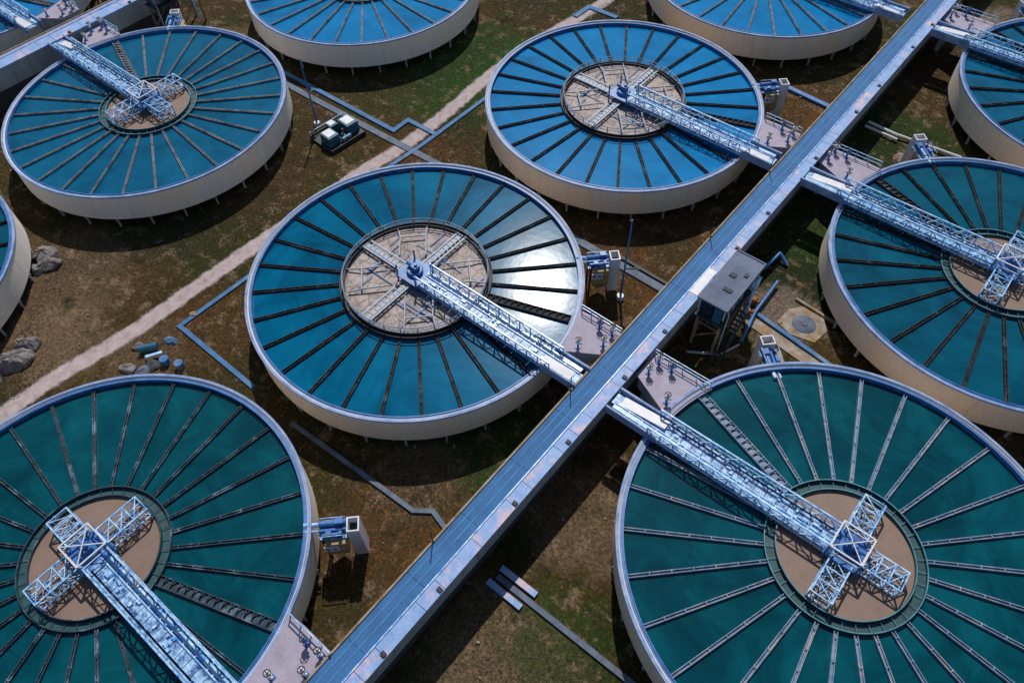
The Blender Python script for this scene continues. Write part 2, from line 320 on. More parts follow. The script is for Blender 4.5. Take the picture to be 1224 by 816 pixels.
# ------------------------------------------------------------------ settling tanks
RT, HR, HW = 19.45, 5.3, 4.72           # radius, rim height, water height
STEP = 2*math.pi/28
def launder_mesh(r0, r1, wide, hw0):
    b = MB(); hw = .46 if wide else hw0; L = r1-r0; xm = (r0+r1)/2
    top = 5.02 if wide else 4.97
    for s in (-1, 1): b.box((xm, s*hw, (HW-.15+top)/2), (L, .075, top-HW+.15))
    b.box((xm, 0, HW+.06), (L, 2*hw-.08, .06))
    k = r0+.6
    while k < r1-.3:                       # tie bars across the open channel
        b.box((k, 0, top+.02), (.09, 2*hw+.1, .05)); k += .75 if wide else 1.9
    if wide:                               # hanging notch plates give the broad channel its ladder look
        k = r0+.3
        while k < r1-.3:
            b.bar((k, -hw, HW+.12), (k+.6, hw, HW+.2), .05); k += .75
    return b
def tank(name_label, x, y, sgn, water, launder, big, scale=None, wellcol='sludge'):
    root = thing('settling_tank', name_label, 'settling tank', (x, y, 0), 0, 'round settling tanks', scale)
    R0 = RT
    def wall(mat):
        return MB().lathe([(R0-.22, HR-.0), (R0, HR), (R0, HR-.2), (R0-.07, HR-.24), (R0-.07, 1.42), (R0-.22, 1.3), (R0-.36, 1.3), (R0-.36, HR-.12)], 168, True).mesh('wall', mat, True)
    wm = 'wall_warm' if x > -60 else 'wall'; link('wall', cached(wm, lambda: wall(wm)), root)
    link('rim', cached('rim', lambda: MB().lathe([(R0-.24, HR-.1), (R0-.24, HR+.035), (R0+.03, HR+.035), (R0+.03, HR-.2)], 168).mesh('rim', 'rim', True)), root)
    link('edge_channel', cached('edge', lambda: MB().lathe([(R0-.26, HR-.02), (R0-.26, HR-.15), (R0-.60, HR-.15), (R0-.60, HR-.06), (R0-.70, HR-.06), (R0-.70, HW-.3)], 168).mesh('edge_channel', 'blue', True)), root)
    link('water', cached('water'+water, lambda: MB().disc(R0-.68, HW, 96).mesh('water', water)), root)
    link('hopper_bottom', cached('hopper', lambda: MB().lathe([(R0-.5, 1.5), (R0-.7, 1.25), (7, .08)], 64).mesh('hopper_bottom', 'darkgirder')), root)  # underside coloured dark to paint in shade beneath the tank
    ro, ri = (8.85, 8.2) if big else (6.75, 5.75)
    for k in range(28):
        ang = (k+.5)*STEP; wide = (k == 1 and sgn > 0) or (k == 12 and sgn < 0)
        key = ('l', ro, wide, launder)
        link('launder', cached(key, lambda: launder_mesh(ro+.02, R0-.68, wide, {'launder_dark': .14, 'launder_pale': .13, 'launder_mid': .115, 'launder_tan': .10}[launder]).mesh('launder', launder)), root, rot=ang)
    if big:
        link('well_ring', cached('wrb', lambda: MB().lathe([(ro, HW-.3), (ro, 5.12), (ro-.1, 5.12), (ro-.1, 4.8), (ri+.1, 4.8), (ri+.1, 5.2), (ri, 5.2), (ri, 4.7)], 112).mesh('well_ring', 'dark', True)), root)
        link('scum', cached('scum', lambda: MB().disc(ri+.02, 4.92, 96).mesh('scum', 'scum')), root)
    else:
        link('well_ring', cached('wrs', lambda: MB().lathe([(ro, HW-.3), (ro, 5.08), (ro-.09, 5.08), (ro-.09, 4.76), (ri+.1, 4.76), (ri+.1, 5.16), (ri-.02, 5.16), (ri-.02, 4.6)], 112).mesh('well_ring', 'trough', True)), root)
        def lip():
            b = MB()
            for r, z, h in ((ro-.03, 5.08, .1), (ri+.04, 5.16, .1)): b.lathe([(r+.045, z), (r+.045, z+.05), (r-.045, z+.05), (r-.045, z)], 112)
            for k in range(36):
                t = 2*math.pi*(k+.3)/36; b.bar((ri*math.cos(t), ri*math.sin(t), 4.9), (ro*math.cos(t), ro*math.sin(t), 4.9), .022)
            return b.mesh('well_lip', 'launder_mid' if launder == 'launder_mid' else 'lip_teal', True)
        link('well_lip', cached('lip'+launder, lip), root)
        link('sludge', cached('sludge', lambda: MB().disc(ri, 4.86, 96).mesh('sludge', wellcol)), root)
    leg = cached('leg', lambda: MB().box((R0-.3, 0, .62), (.26, .2, 1.24)).box((R0-.22, 0, 1.22), (.42, .13, .16)).mesh('support_leg', 'girder'))
    for k in range(28): link('support_leg', leg, root, rot=k*STEP)
    return root

# ------------------------------------------------------------------ access bridges over the tanks
def truss_side(b, x0, x1, y, z0, z1, step, r=.06, dirn=1, y1=None):
    y1 = y if y1 is None else y1
    n = max(1, round((x1-x0)/step)); P = lambda i, z: (x0+(x1-x0)*i/n, y+(y1-y)*i/n, z)
    b.bar(P(0, z0), P(n, z0), r*1.25); b.bar(P(0, z1), P(n, z1), r*1.25)
    for i in range(n+1): b.bar(P(i, z0), P(i, z1), r)
    for i in range(n):
        if i % 2: b.bar(P(i, z1), P(i+1, z0), r*.8)
        else: b.bar(P(i, z0), P(i+1, z1), r*.8)
def arm_mesh(L, hw, z0, z1, rot):
    """box truss that sticks out of the centre platform along +x, then turned by rot"""
    b = MB()
    for s in (-1, 1): truss_side(b, 1.5, L, s*hw, z0, z1, 1.25, .05)
    n = round((L-1.5)/1.25)
    for i in range(n+1):
        x = 1.5+(L-1.5)*i/n
        b.bar((x, -hw, z1), (x, hw, z1), .05); b.bar((x, -hw, z0), (x, hw, z0), .05)
        if i < n: b.bar((x, -hw, z1), (x+(L-1.5)/n, hw, z1), .04); b.bar((x, hw, z0), (x+(L-1.5)/n, -hw, z0), .04)
    rn = random.Random(int(L*10)+int(rot*7))
    for i in range(13):                    # hoses and small pipes threaded through the truss
        p0 = (rn.uniform(1.5, L), rn.uniform(-hw, hw), rn.uniform(z0, z1)); p1 = (rn.uniform(1.5, L), rn.uniform(-hw, hw), rn.uniform(z0, z1))
        pm_ = tuple((u+v)/2+rn.uniform(-.3, .3) for u, v in zip(p0, p1)); b.tube([p0, pm_, p1], .028, 5)
    b.bar((L, -hw, z1), (L, -hw, 4.75), .07); b.bar((L, hw, z1), (L, hw, 4.75), .07)
    ca, sa = math.cos(rot), math.sin(rot); b.v = [(x*ca-y*sa, x*sa+y*ca, z) for x, y, z in b.v]
    return b
def bridge(label, x, y, sgn, L, big, scale=None):
    root = thing('access_bridge', label, 'access bridge', (x, y, 0), 0 if sgn > 0 else math.pi, 'lattice access bridges', scale)
    hw = 1.25; ZD = 5.95; k = (L, big)
    def deck():
        b = MB(); n = int((L-1.2)/1.1)
        for i in range(n):                  # plank panels with gaps between
            xa = 1.4+(L-1.4)*i/n; xb = 1.4+(L-1.4)*(i+1)/n-.07
            b.box(((xa+xb)/2, -.22, ZD), (xb-xa, 1.3, .06))
        for s in (-1, 1): b.bar((1.2, s*(hw-.12), ZD-.12), (L, s*(hw-.12), ZD-.12), .07, .16)
        return b.mesh('deck', 'grating')
    link('deck', cached(('deck',)+k, deck), root)
    for s in (-1, 1):
        def side():
            b = MB(); truss_side(b, 1.3, 20.2, s*hw, ZD-.35, ZD+1.15, 1.45, .06)
            b.bar((1.3, s*hw, ZD+.55), (20.2, s*hw, ZD+.55), .03); return b.mesh('side_truss', 'truss')
        link('side_truss', cached(('side', s), side), root)
    def conduit():
        b = MB(); b.bar((1.4, .72, ZD+.12), (L-.5, .72, ZD+.12), .22, .10)
        b.tube([(1.4, .30, ZD+.12), (L-.5, .30, ZD+.12)], .08, 6)
        i = 2.0
        while i < L-1: b.box((i, .72, ZD+.05), (.12, .7, .24)); i += 1.6
        rn = random.Random(9)
        for q in range(16):
            b.box((rn.uniform(2.5, 19), rn.uniform(-.75, .5), ZD+.14), (rn.uniform(.15, .7), rn.uniform(.12, .4), rn.uniform(.08, .3)))
        return b.mesh('conduit', 'truss')
    link('conduit', cached(('conduit',)+k, conduit), root)
    def under():
        b = MB(); i = 1.5
        while i < 20:
            b.bar((i, -hw, ZD-.32), (i, hw, ZD-.32), .06); b.bar((i, -hw, ZD-.34), (i+1.6, hw, ZD-.34), .045); i += 1.6
        return b.mesh('cross_bracing', 'blue')
    link('cross_bracing', cached('under', under), root)
    for s in (-1, 1):
        link('parapet', cached(('parapet', s)+k, lambda: MB().box(((19.2+L)/2, s*(hw+.06), ZD-.05), (L-19.2, .22, 1.1)).mesh('parapet', 'rim')), root)
    link('landing_plate', cached(('plate',)+k, lambda: MB().add([(19.0, -1.1, ZD+.35), (L-.9, -1.0, ZD+.08), (L-.9, .2, ZD+.08), (19.0, -.1, ZD+.35), (19.0, -1.1, ZD+.05), (L-.9, -1.0, ZD+.035), (L-.9, .2, ZD+.035), (19.0, -.1, ZD+.05)], [(0, 1, 2, 3), (4, 7, 6, 5), (0, 4, 5, 1), (1, 5, 6, 2), (2, 6, 7, 3), (3, 7, 4, 0)]).mesh('landing_plate', 'white')), root)
    # centre platform and drive
    def platform():
        b = MB(); b.box((0, 0, ZD-.06), (3.3, 3.3, .12))
        for sx in (-1, 1):
            for sy in (-1, 1): b.bar((sx*1.45, sy*1.45, 4.6), (sx*1.45, sy*1.45, ZD+1.5), .08)
        return b.mesh('centre_platform', 'blue')
    link('centre_platform', cached('plat', platform), root)
    def frame():
        b = MB(); h = ZD+1.5; q = 1.45
        c = [(-q, -q), (q, -q), (q, q), (-q, q)]
        for i in range(4):
            a, d = c[i], c[(i+1) % 4]
            b.bar(a+(h,), d+(h,), .065); b.bar(a+(ZD+.75,), d+(ZD+.75,), .035)
        b.bar((-q, -q, h), (q, q, h), .04); b.bar((q, -q, h), (-q, q, h), .04)
        return b.mesh('head_frame', 'white')
    if not big: link('head_frame', cached('frame', frame), root)
    def drive():
        b = MB(); b.lathe([(0, ZD+.5), (.85, ZD+.5), (.95, ZD+.42), (.95, ZD), (0, ZD)], 20)
        b.box((.1, 0, ZD+.8), (.8, .7, .6)); b.bar((-.3, 0, ZD+.85), (-1.1, 0, ZD+.85), .25, n=12); b.bar((.15, .1, ZD+1.1), (.15, .1, ZD+1.35), .2, n=10)
        return b.mesh('drive_unit', 'blue')
    link('drive_unit', cached('drive', drive), root)
    link('drive_shaft', cached('shaft', lambda: MB().bar((0, 0, 3.5), (0, 0, ZD-.13), .38, n=14).mesh('drive_shaft', 'dark')), root)
    if big:
        def low_arm(rot):
            b = MB(); hw2 = .62
            for q in (-1, 1): b.bar((1.4, q*hw2, 5.42), (8.15, q*hw2, 5.42), .11, .07)
            for i in range(10): b.bar((1.6+i*.7, -hw2, 5.4), (1.6+i*.7, hw2, 5.4), .05)
            b.box((4.8, .1, 5.37), (6.6, .55, .05)); b.bar((2, -hw2, 5.42), (2, -hw2, 6.1), .03)
            ca, sa = math.cos(rot), math.sin(rot); b.v = [(x*ca-y*sa, x*sa+y*ca, z) for x, y, z in b.v]; return b
        for a in (90, 180, 270): link('cross_arm', cached(('armb', a), lambda: low_arm(R(a)).mesh('cross_arm', 'pale_pipe')), root)
        def net():
            b = MB(); rn = random.Random(4)
            for i in range(38):
                a = rn.uniform(0, 6.28); r = rn.uniform(2.2, 7.2); px, py = r*math.cos(a), r*math.sin(a); d = rn.choice((0, math.pi/2))+rn.gauss(0, .03); l = rn.uniform(.9, 2.4)
                if math.hypot(px+l*math.cos(d), py+l*math.sin(d)) > 7.9 or math.hypot(px-l*math.cos(d), py-l*math.sin(d)) > 7.9: continue
                b.bar((px-l*math.cos(d), py-l*math.sin(d), 5.0+rn.uniform(0, .2)), (px+l*math.cos(d), py+l*math.sin(d), 5.0+rn.uniform(0, .2)), .045)
            return b.mesh('scum_baffles', 'blue')
        link('scum_baffles', cached('net', net), root)
        for s in (-1, 1):
            for t in (-1, 1):
                def zig():
                    b = MB()
                    b.tube([(t*1.2, s*3.0, 5.45), (t*3.4, s*5.4, 5.4), (t*5.6, s*3.2, 5.4), (t*3.6, s*1.0, 5.45)], .1, 6)
                    b.tube([(t*3.4, s*5.4, 5.4), (t*4.4, s*6.6, 5.2)], .1, 6); b.tube([(t*5.6, s*3.2, 5.4), (t*7, s*4.2, 5.2)], .1, 6)
                    b.bar((t*3.4, s*5.4, 5.4), (t*3.4, s*5.4, 4.8), .06); b.bar((t*5.6, s*3.2, 5.4), (t*5.6, s*3.2, 4.8), .06)
                    return b.mesh('spray_pipework', 'pale_pipe')
                link('spray_pipework', cached(('zig', s, t), zig), root)
        def rail():
            b = MB()
            for z in (5.75, 6.2): b.lathe([(8.3, z), (8.38, z+.05), (8.46, z), (8.38, z-.05)], 84, True)
            for i in range(28):
                t = (i+.5)*STEP; b.bar((8.38*math.cos(t), 8.38*math.sin(t), 5.15), (8.38*math.cos(t), 8.38*math.sin(t), 6.2), .045)
            return b.mesh('ring_handrail', 'launder_pale')
        link('ring_handrail', cached('rail', rail), root)
    else:
        for a, L2, hw2 in ((90, 5.6, .95), (270, 5.6, .95), (180, 5.0, 1.0)):
            link('cross_arm', cached(('arms', a), lambda: arm_mesh(L2, hw2, 5.3, 6.55, R(a)).mesh('cross_arm', 'truss')), root)
    return root

# ------------------------------------------------------------------ concrete outlet platform between rim and causeway, with its valves
def valve(label, x, y, z, h=1.1, ang=0.0, col='white'):
    root = thing('valve_post', label, 'valve', (x, y, z), ang, 'valve posts on the concrete platforms')
    link('post', cached('vp', lambda: MB().bar((0, 0, 0), (0, 0, .85), .13, n=10).box((0, 0, .05), (.5, .5, .1)).mesh('post', 'blue')), root)
    link('actuator', cached('va'+col, lambda: MB().box((0, 0, 1.0), (.5, .38, .36)).bar((.2, 0, 1.0), (.45, 0, 1.0), .14, n=8).bar((0, 0, 1.18), (0, 0, 1.45), .11, n=8).mesh('actuator', col)), root)
    link('handwheel', cached('vh', lambda: MB().lathe([(.26, 1.5), (.3, 1.53), (.34, 1.5), (.3, 1.47)], 14, True).bar((-.3, 0, 1.5), (.3, 0, 1.5), .03).bar((0, -.3, 1.5), (0, .3, 1.5), .03).mesh('handwheel', 'dark')), root)
    return root
def platform(label, x, y, sgn, L):
    root = thing('outlet_platform', label, 'platform', (x, y, 0), 0, 'flared concrete platforms')
    arc = [(19.42*math.cos(R(a)), 19.42*math.sin(R(a))) for a in (5, 8, 11, 14, 17, 20, 23)]
    poly = [(L, 4.3)] + [(L-.1, 7.7)] + [(19.7, 7.75)] + arc[::-1]
    poly = [(sgn*px, py) for px, py in poly]
    if sgn < 0: poly = poly[::-1]
    link('slab', cached(('slab', sgn, L), lambda: MB().prism(poly, 5.1, 5.385).mesh('slab', 'concrete')), root)
    cx = sum(p[0] for p in poly)/len(poly); cy = sum(p[1] for p in poly)/len(poly)
    ins = [(cx+(a-cx)*.93, cy+(b-cy)*.93) for a, b in poly]
    link('box_wall', cached(('bw', sgn, L), lambda: MB().prism(ins, 3.3, 5.1).mesh('box_wall', 'girder')), root)
    def rail():
        b = MB(); p, q = (sgn*18.1, 7.6), (sgn*(L-.2), 7.55)
        for z in (5.95, 6.45): b.bar(p+(z,), q+(z,), .04)
        for i in range(5):
            t = i/4; b.bar((p[0]+(q[0]-p[0])*t, p[1]+(q[1]-p[1])*t, 5.38), (p[0]+(q[0]-p[0])*t, p[1]+(q[1]-p[1])*t, 6.45), .04)
        return b.mesh('handrail', 'truss')
    link('handrail', cached(('prail', sgn, L), rail), root)
    def legs(): return MB().box((sgn*(L-1.2), 6.6, 1.65), (.6, .6, 3.3)).box((sgn*(L-1.2), 4.9, 1.65), (.6, .6, 3.3)).mesh('pier', 'girder')
    link('pier', cached(('pl', sgn, L), legs), root)
    return root

# ------------------------------------------------------------------ pump stations with the tall hollow shaft
def station(label, x, y, sgn):
    root = thing('pump_station', label, 'pump station', (x+sgn*16.35, y+16.6, 0), R(45) if sgn > 0 else R(135), 'pump stations at the tank rims')
    def shaft():
        b = MB(); a, c, tk = .58, .72, .13
        for s in (-1, 1):
            b.box((s*(a-tk/2), 0, 2.8), (tk, 2*c, 5.6)); b.box((0, s*(c-tk/2), 2.8), (2*a-2*tk, tk, 5.6))
        return b.mesh('hollow_shaft', 'white')
    link('hollow_shaft', cached('shaft_s', shaft), root)
    link('shaft_throat', cached('throat', lambda: MB().box((0, 0, 2.3), (.9, 1.17, 4.4)).mesh('shaft_throat', 'dark')), root)
    def plat():
        b = MB(); b.box((-1.95, .1, 4.55), (2.6, 1.9, .14))
        for s in (-1, 1):
            for t in (-3.1, -.8): b.bar((t, s*.9, 4.6), (t, s*.9, 5.4), .03)
            b.bar((-3.1, s*.9, 5.4), (-.8, s*.9, 5.4), .035)
        return b.mesh('equipment_deck', 'grating')
    link('equipment_deck', cached('eq', plat), root)
    def pump():
        b = MB()
        b.bar((-2.9, -.55, 4.85), (-1.2, -.55, 4.85), .2, n=10); b.bar((-1.2, -.55, 4.6), (-1.2, -.55, 5.3), .17, n=10); b.box((-2.3, -.5, 5.1), (.5, .45, .35))
        b.bar((-3.2, .5, 5.0), (-.7, .5, 5.0), .3, n=12); b.box((-1.3, .55, 5.3), (.7, .6, .4)); b.bar((-3.2, -.1, 4.9), (-.7, -.1, 4.9), .16, n=10)
        return b.mesh('pump_set', 'blue')
    link('pump_set', cached('pump', pump), root)
    link('hopper', cached('hop', lambda: MB().box((-1.75, -.5, 3.3), (1.9, 1.7, 2.3)).add([(-2.7, -1.35, 2.15), (-.8, -1.35, 2.15), (-.8, .35, 2.15), (-2.7, .35, 2.15), (-1.75, -.5, .3)], [(0, 1, 4), (1, 2, 4), (2, 3, 4), (3, 0, 4)]).mesh('hopper', 'ochre')), root)
    link('gauge_panel', cached('gauge', lambda: MB().box((-2.2, -1.42, 3.7), (1.3, .1, .95)).mesh('gauge_panel', 'white')), root)
    gm_ = cached('gd', lambda: MB().bar((0, -1.46, 3.75), (0, -1.53, 3.75), .17, n=12).mesh('gauge', 'blue'))
    for gx in (-2.5, -1.9): link('gauge', gm_, root, loc=(gx, 0, 0))
    link('inlet_pipe', cached('inl', lambda: MB().tube([(-3.3, .5, 5.0), (-4.6, .5, 5.15)], .2, 10).tube([(-3.3, -.1, 4.9), (-4.6, -.1, 5.1)], .12, 8).mesh('inlet_pipe', 'truss')), root)
    link('stand_leg', cached('stl', lambda: MB().bar((-2.9, .85, 0), (-2.9, .85, 4.5), .1).bar((-2.9, -.85, 0), (-2.9, -.85, 4.5), .1).mesh('stand_leg', 'dark')), root)
    return root

# ------------------------------------------------------------------ causeways
def causeway(label, x0, x1, y0, y1, tilt, seed, kind):
    rnd = random.Random(seed); xc = (x0+x1)/2; W = x1-x0; L = y1-y0; Z = 6.0; yc = (y0+y1)/2
    root = thing('causeway', label, 'causeway', (xc, yc, 0), R(tilt))
    ld, hl = -W/2, L/2
    sw = 1.35 if kind == 'long' else 2.3    # cable cover strip along the right edge
    def part(name, b, mat): return link(name, b.mesh(name, mat), root)
    d = MB(); y = -hl
    while y < hl:
        e = min(y+7.1, hl); d.box(((ld+.35+W/2-sw)/2, (y+e)/2, Z-.1), (W-sw-.35, e-y-.035, .2)); y = e
    part('deck', d, 'deck_blue' if kind == 'long' else 'deck_lavender')
    d = MB()
    for xx in (ld+.95, ld+1.7): d.box((xx, 0, Z+.012), (.16, L, .024))
    part('wheel_strip', d, 'deck_line' if kind == 'long' else 'deck_lavender')
    part('kerb', MB().box((ld+.22, 0, Z-.12), (.2, L, .50)), 'kerb')
    d = MB(); y = -hl
    while y < hl:
        e = min(y+rnd.choice((2.4, 2.4, 4.8)), hl); d.box((W/2-sw/2, (y+e)/2, Z+.07+rnd.uniform(-.012, .012)), (sw-.02, e-y-.05, .26)); y = e
    part('cable_cover', d, 'strip')
    part('rail_upstand', MB().box((W/2-sw-.01, 0, Z+.15), (.12, L, .3)), 'truss')
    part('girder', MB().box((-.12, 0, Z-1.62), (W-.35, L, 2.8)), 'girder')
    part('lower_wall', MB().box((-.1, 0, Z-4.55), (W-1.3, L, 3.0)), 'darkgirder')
    if kind == 'long':
        bm = MB().box((W/2-.2, 0, Z-1.2), (.12, .25, 1.9)).mesh('buttress', 'girder'); y = -hl+2
        while y < hl: link('buttress', bm, root, loc=(0, y, 0)); y += 10.65
    jm = MB().box((W/2-.35, 0, Z+.28), (.45, .38, .16)).mesh('junction_cover', 'dark'); y = -hl+5
    while y < hl: link('junction_cover', jm, root, loc=(0, y, 0)); y += rnd.uniform(5, 13)
    return root

def lamp(label, x, y, h, z=6.0):
    root = thing('marker_post', label, 'post', (x, y, z), 0, 'thin posts on the long causeway kerb')
    link('pole', cached(('mp', h), lambda: MB().bar((0, 0, 0), (0, 0, h), .05, n=8).mesh('pole', 'dark')), root)
    link('base_plate', cached('mpb', lambda: MB().box((0, 0, .22), (.24, .24, .06)).mesh('base_plate', 'rust')), root)
def mast(label, x, y, h, arm):
    root = thing('lighting_mast', label, 'mast', (x, y, 0))
    link('shaft', MB().lathe([(.15, .5), (.10, h*.6), (.065, h)], 12).mesh('shaft', 'blue', True), root)
    link('base_flange', MB().lathe([(0, .62), (.42, .6), (.45, .45), (.5, .1), (.5, 0)], 16).mesh('base_flange', 'white', True), root)
    a = MB().bar((0, 0, 5.4), (arm, .9, 5.5), .09); a.box((arm, .9, 5.5), (.5, .3, .16)); link('bracket_arm', a.mesh('bracket_arm', 'dark'), root)
    link('lamp_head', MB().box((0, -.1, h), (.18, .4, .1)).mesh('lamp_head', 'dark'), root)

# ------------------------------------------------------------------ control cabin beside the causeway
def cabin(label, x, y):
    root = thing('control_cabin', label, 'cabin', (x, y, 0))   # x,y: centre of the roof; causeway lies at -x
    W, L = 3.6, 8.6
    r = MB().box((0, 0, 8.5), (W, L, .22)); r.box((W/2-.08, 0, 8.66), (.16, L, .12)).box((0, L/2-.08, 8.66), (W-.3, .16, .12))
    ro = link('roof', r.mesh('roof', 'roof'), root)
    for hx, hy, ha, hb in ((-.3, .6, .7, .6), (.9, 1.4, .4, .5), (.3, -1.6, 1.0, .5)): link('roof_hatch', MB().box((hx, hy, 8.67), (ha, hb, .12)).mesh('roof_hatch', 'roof_dark'), ro)
    link('canopy', MB().box((-W/2-.55, -2.2, 8.62), (.95, 4.2, .1)).mesh('canopy', 'white'), root)
    def wallbox():
        b = MB()
        b.box((0, L/2-.45, 6.9), (W-.5, .14, 2.9)); b.box((-W/2+.3, 0, 6.9), (.14, L-.9, 2.9))
        b.box((0, -L/2+.45, 8.2), (W-.5, .14, .4)); b.box((W/2-.3, 0, 8.2), (.14, L-.9, .4))
        for px in (-W/2+.3, W/2-.3): b.box((px, -L/2+.45, 7.3), (.2, .2, 1.6))
        for i in range(5): b.box((W/2-.3, -L/2+.45+i*(L-.9)/4, 7.3), (.2, .16, 1.6))
        return b
    link('wall', wallbox().mesh('wall', 'pale_pipe'), root)
    link('window', MB().box((-.6, -L/2+.47, 7.0), (1.4, .05, 1.9)).mesh('window', 'glass'), root)
    link('door', MB().box((.75, -L/2+.47, 6.65), (.95, .07, 2.2)).mesh('door', 'teal'), root)
    link('vent_duct', MB().box((W/2+.12, 2.4, 7.2), (.5, 1.0, 1.6)).bar((W/2+.15, 2.4, 6.4), (W/2+.15, 2.4, 1.0), .2, n=10).mesh('vent_duct', 'truss'), root)
    link('downpipe', MB().tube([(W/2-.1, -3.9, 8.3), (W/2+.15, -3.9, 7.9), (W/2+.15, -3.9, .6)], .08, 8).mesh('downpipe', 'pale_pipe'), root)
    link('window', MB().box((W/2-.3, -1.9, 7.0), (.05, 3.6, 1.9)).mesh('window', 'glass'), root)
    link('floor', MB().box((0, 0, 5.4), (W-.2, L-.4, .24)).mesh('floor', 'darkgirder'), root)
    for px in (-W/2+.5, W/2-.4):
        for py in (-L/2+.6, 0, L/2-.6): link('stilt', MB().bar((px, py, 0), (px, py, 5.3), .13).mesh('stilt', 'kerb'), root)
    b = MB()
    for px in (-W/2+.5, W/2-.4): b.bar((px, -L/2+.6, 1.2), (px, 0, 4.8), .07); b.bar((px, 0, 1.2), (px, L/2-.6, 4.8), .07)
    b.bar((-W/2+.5, -L/2+.6, 4.2), (W/2-.4, -L/2+.6, 4.2), .07); b.bar((-W/2+.5, -L/2+.6, 1.4), (W/2-.4, -L/2+.6, 4.2), .07)
    link('bracing', b.mesh('bracing', 'kerb'), root)
    b = MB()
    for s in (-.45, .45): b.bar((W/2+.6+s, -.6, 5.4), (W/2+.6+s, -5.2, .1), .06, .14); b.bar((W/2+.6+s, -.6, 6.4), (W/2+.6+s, -5.2, 1.1), .035)
    for i in range(14):
        t = i/13; b.box((W/2+.6, -.6-4.6*t, 5.4-5.2*t), (.85, .26, .04))
    link('stair', b.mesh('stair', 'dark'), root)
    return root

# ------------------------------------------------------------------ place the tanks
ROW = {'front': -5.4, 'mid': 36.9, 'back': 79.4, 'far': 122.0}
TANKS = [  # x, y, sign, water, launder, big well, scale, phrase
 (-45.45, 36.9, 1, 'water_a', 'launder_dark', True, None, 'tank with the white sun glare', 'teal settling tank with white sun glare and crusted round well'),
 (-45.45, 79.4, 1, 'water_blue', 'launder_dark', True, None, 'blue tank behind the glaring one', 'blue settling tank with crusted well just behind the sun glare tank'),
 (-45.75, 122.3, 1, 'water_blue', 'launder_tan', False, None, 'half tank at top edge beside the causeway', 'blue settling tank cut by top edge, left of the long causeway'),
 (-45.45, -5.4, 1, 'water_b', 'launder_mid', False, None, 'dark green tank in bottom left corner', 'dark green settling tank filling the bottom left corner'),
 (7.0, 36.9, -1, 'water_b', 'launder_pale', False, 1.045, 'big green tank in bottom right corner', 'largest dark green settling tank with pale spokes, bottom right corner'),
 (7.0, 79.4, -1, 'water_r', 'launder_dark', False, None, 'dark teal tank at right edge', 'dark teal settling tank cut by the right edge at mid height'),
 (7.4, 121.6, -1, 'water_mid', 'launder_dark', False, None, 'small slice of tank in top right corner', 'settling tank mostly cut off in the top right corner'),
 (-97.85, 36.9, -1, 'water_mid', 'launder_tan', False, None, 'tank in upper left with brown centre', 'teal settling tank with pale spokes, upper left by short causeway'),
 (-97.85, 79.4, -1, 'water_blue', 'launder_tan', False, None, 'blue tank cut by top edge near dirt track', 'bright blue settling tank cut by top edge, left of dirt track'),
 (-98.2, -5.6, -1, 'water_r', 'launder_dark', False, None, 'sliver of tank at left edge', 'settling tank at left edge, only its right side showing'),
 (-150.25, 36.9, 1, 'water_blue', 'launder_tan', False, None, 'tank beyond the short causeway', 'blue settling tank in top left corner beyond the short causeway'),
]
LL = {1: 23.55, -1: 24.95}
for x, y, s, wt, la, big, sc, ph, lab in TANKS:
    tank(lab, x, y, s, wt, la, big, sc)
    left_row = x < -90
    L = LL[s] if not left_row else 23.0
    if x == -97.85 and y == 79.4: pass
    bridge('pale blue lattice bridge over the '+ph, x, y, s, L, big)
    if y > 115 and s > 0: continue
    platform('lilac concrete platform at rim of '+ph, x, y, s, L)
    station('blue pumps and white hollow shaft beside '+ph, x, y, s)
    n = 0
    for px, py, col, what in ((L-1.0, 7.0, 'white', 'white valve post at railing'), (L-.9, 5.2, 'white', 'white valve post by causeway'), (20.7, 3.3, 'white', 'valve post at slanted edge'), (L-2.6, 6.9, 'blue', 'blue valve post')):
        valve('%s, %s' % (what, ph), x+s*px, y+py, 5.385, col=col)

causeway('long straight blue causeway crossing between the settling tanks', -21.75, -17.75, -60, 230, -.42, 1, 'long')
causeway('shorter pale lavender causeway across the top left corner', -124.6, -120.75, -40, 57.5, 0, 2, 'short')
for i, (yy, hh) in enumerate(((14.5, 2.4), (35.0, 2.4), (62.5, 2.4), (77.0, 2.0))):
    lamp(('thin dark post on causeway kerb nearest the bottom edge', 'thin dark post on causeway kerb below the bridge of glaring tank', 'thin dark post on causeway kerb opposite the control cabin', 'thin dark post on causeway kerb farthest up')[i], -21.75+.0073*(yy-85)+.16-.0, yy, hh)
cabin('flat grey roofed control cabin on stilts beside the long causeway', -15.7, 55.9)
cabin('control cabin on stilts at end of the short causeway, top left', -118.6, 56.0)
mast('tall blue mast with white base beside the teal machinery', -80.9, 52.3, 11.0, -.3)
mast('tall blue mast with bracket arm between glaring tank and causeway', -27.1, 52.6, 13.2, 1.2)

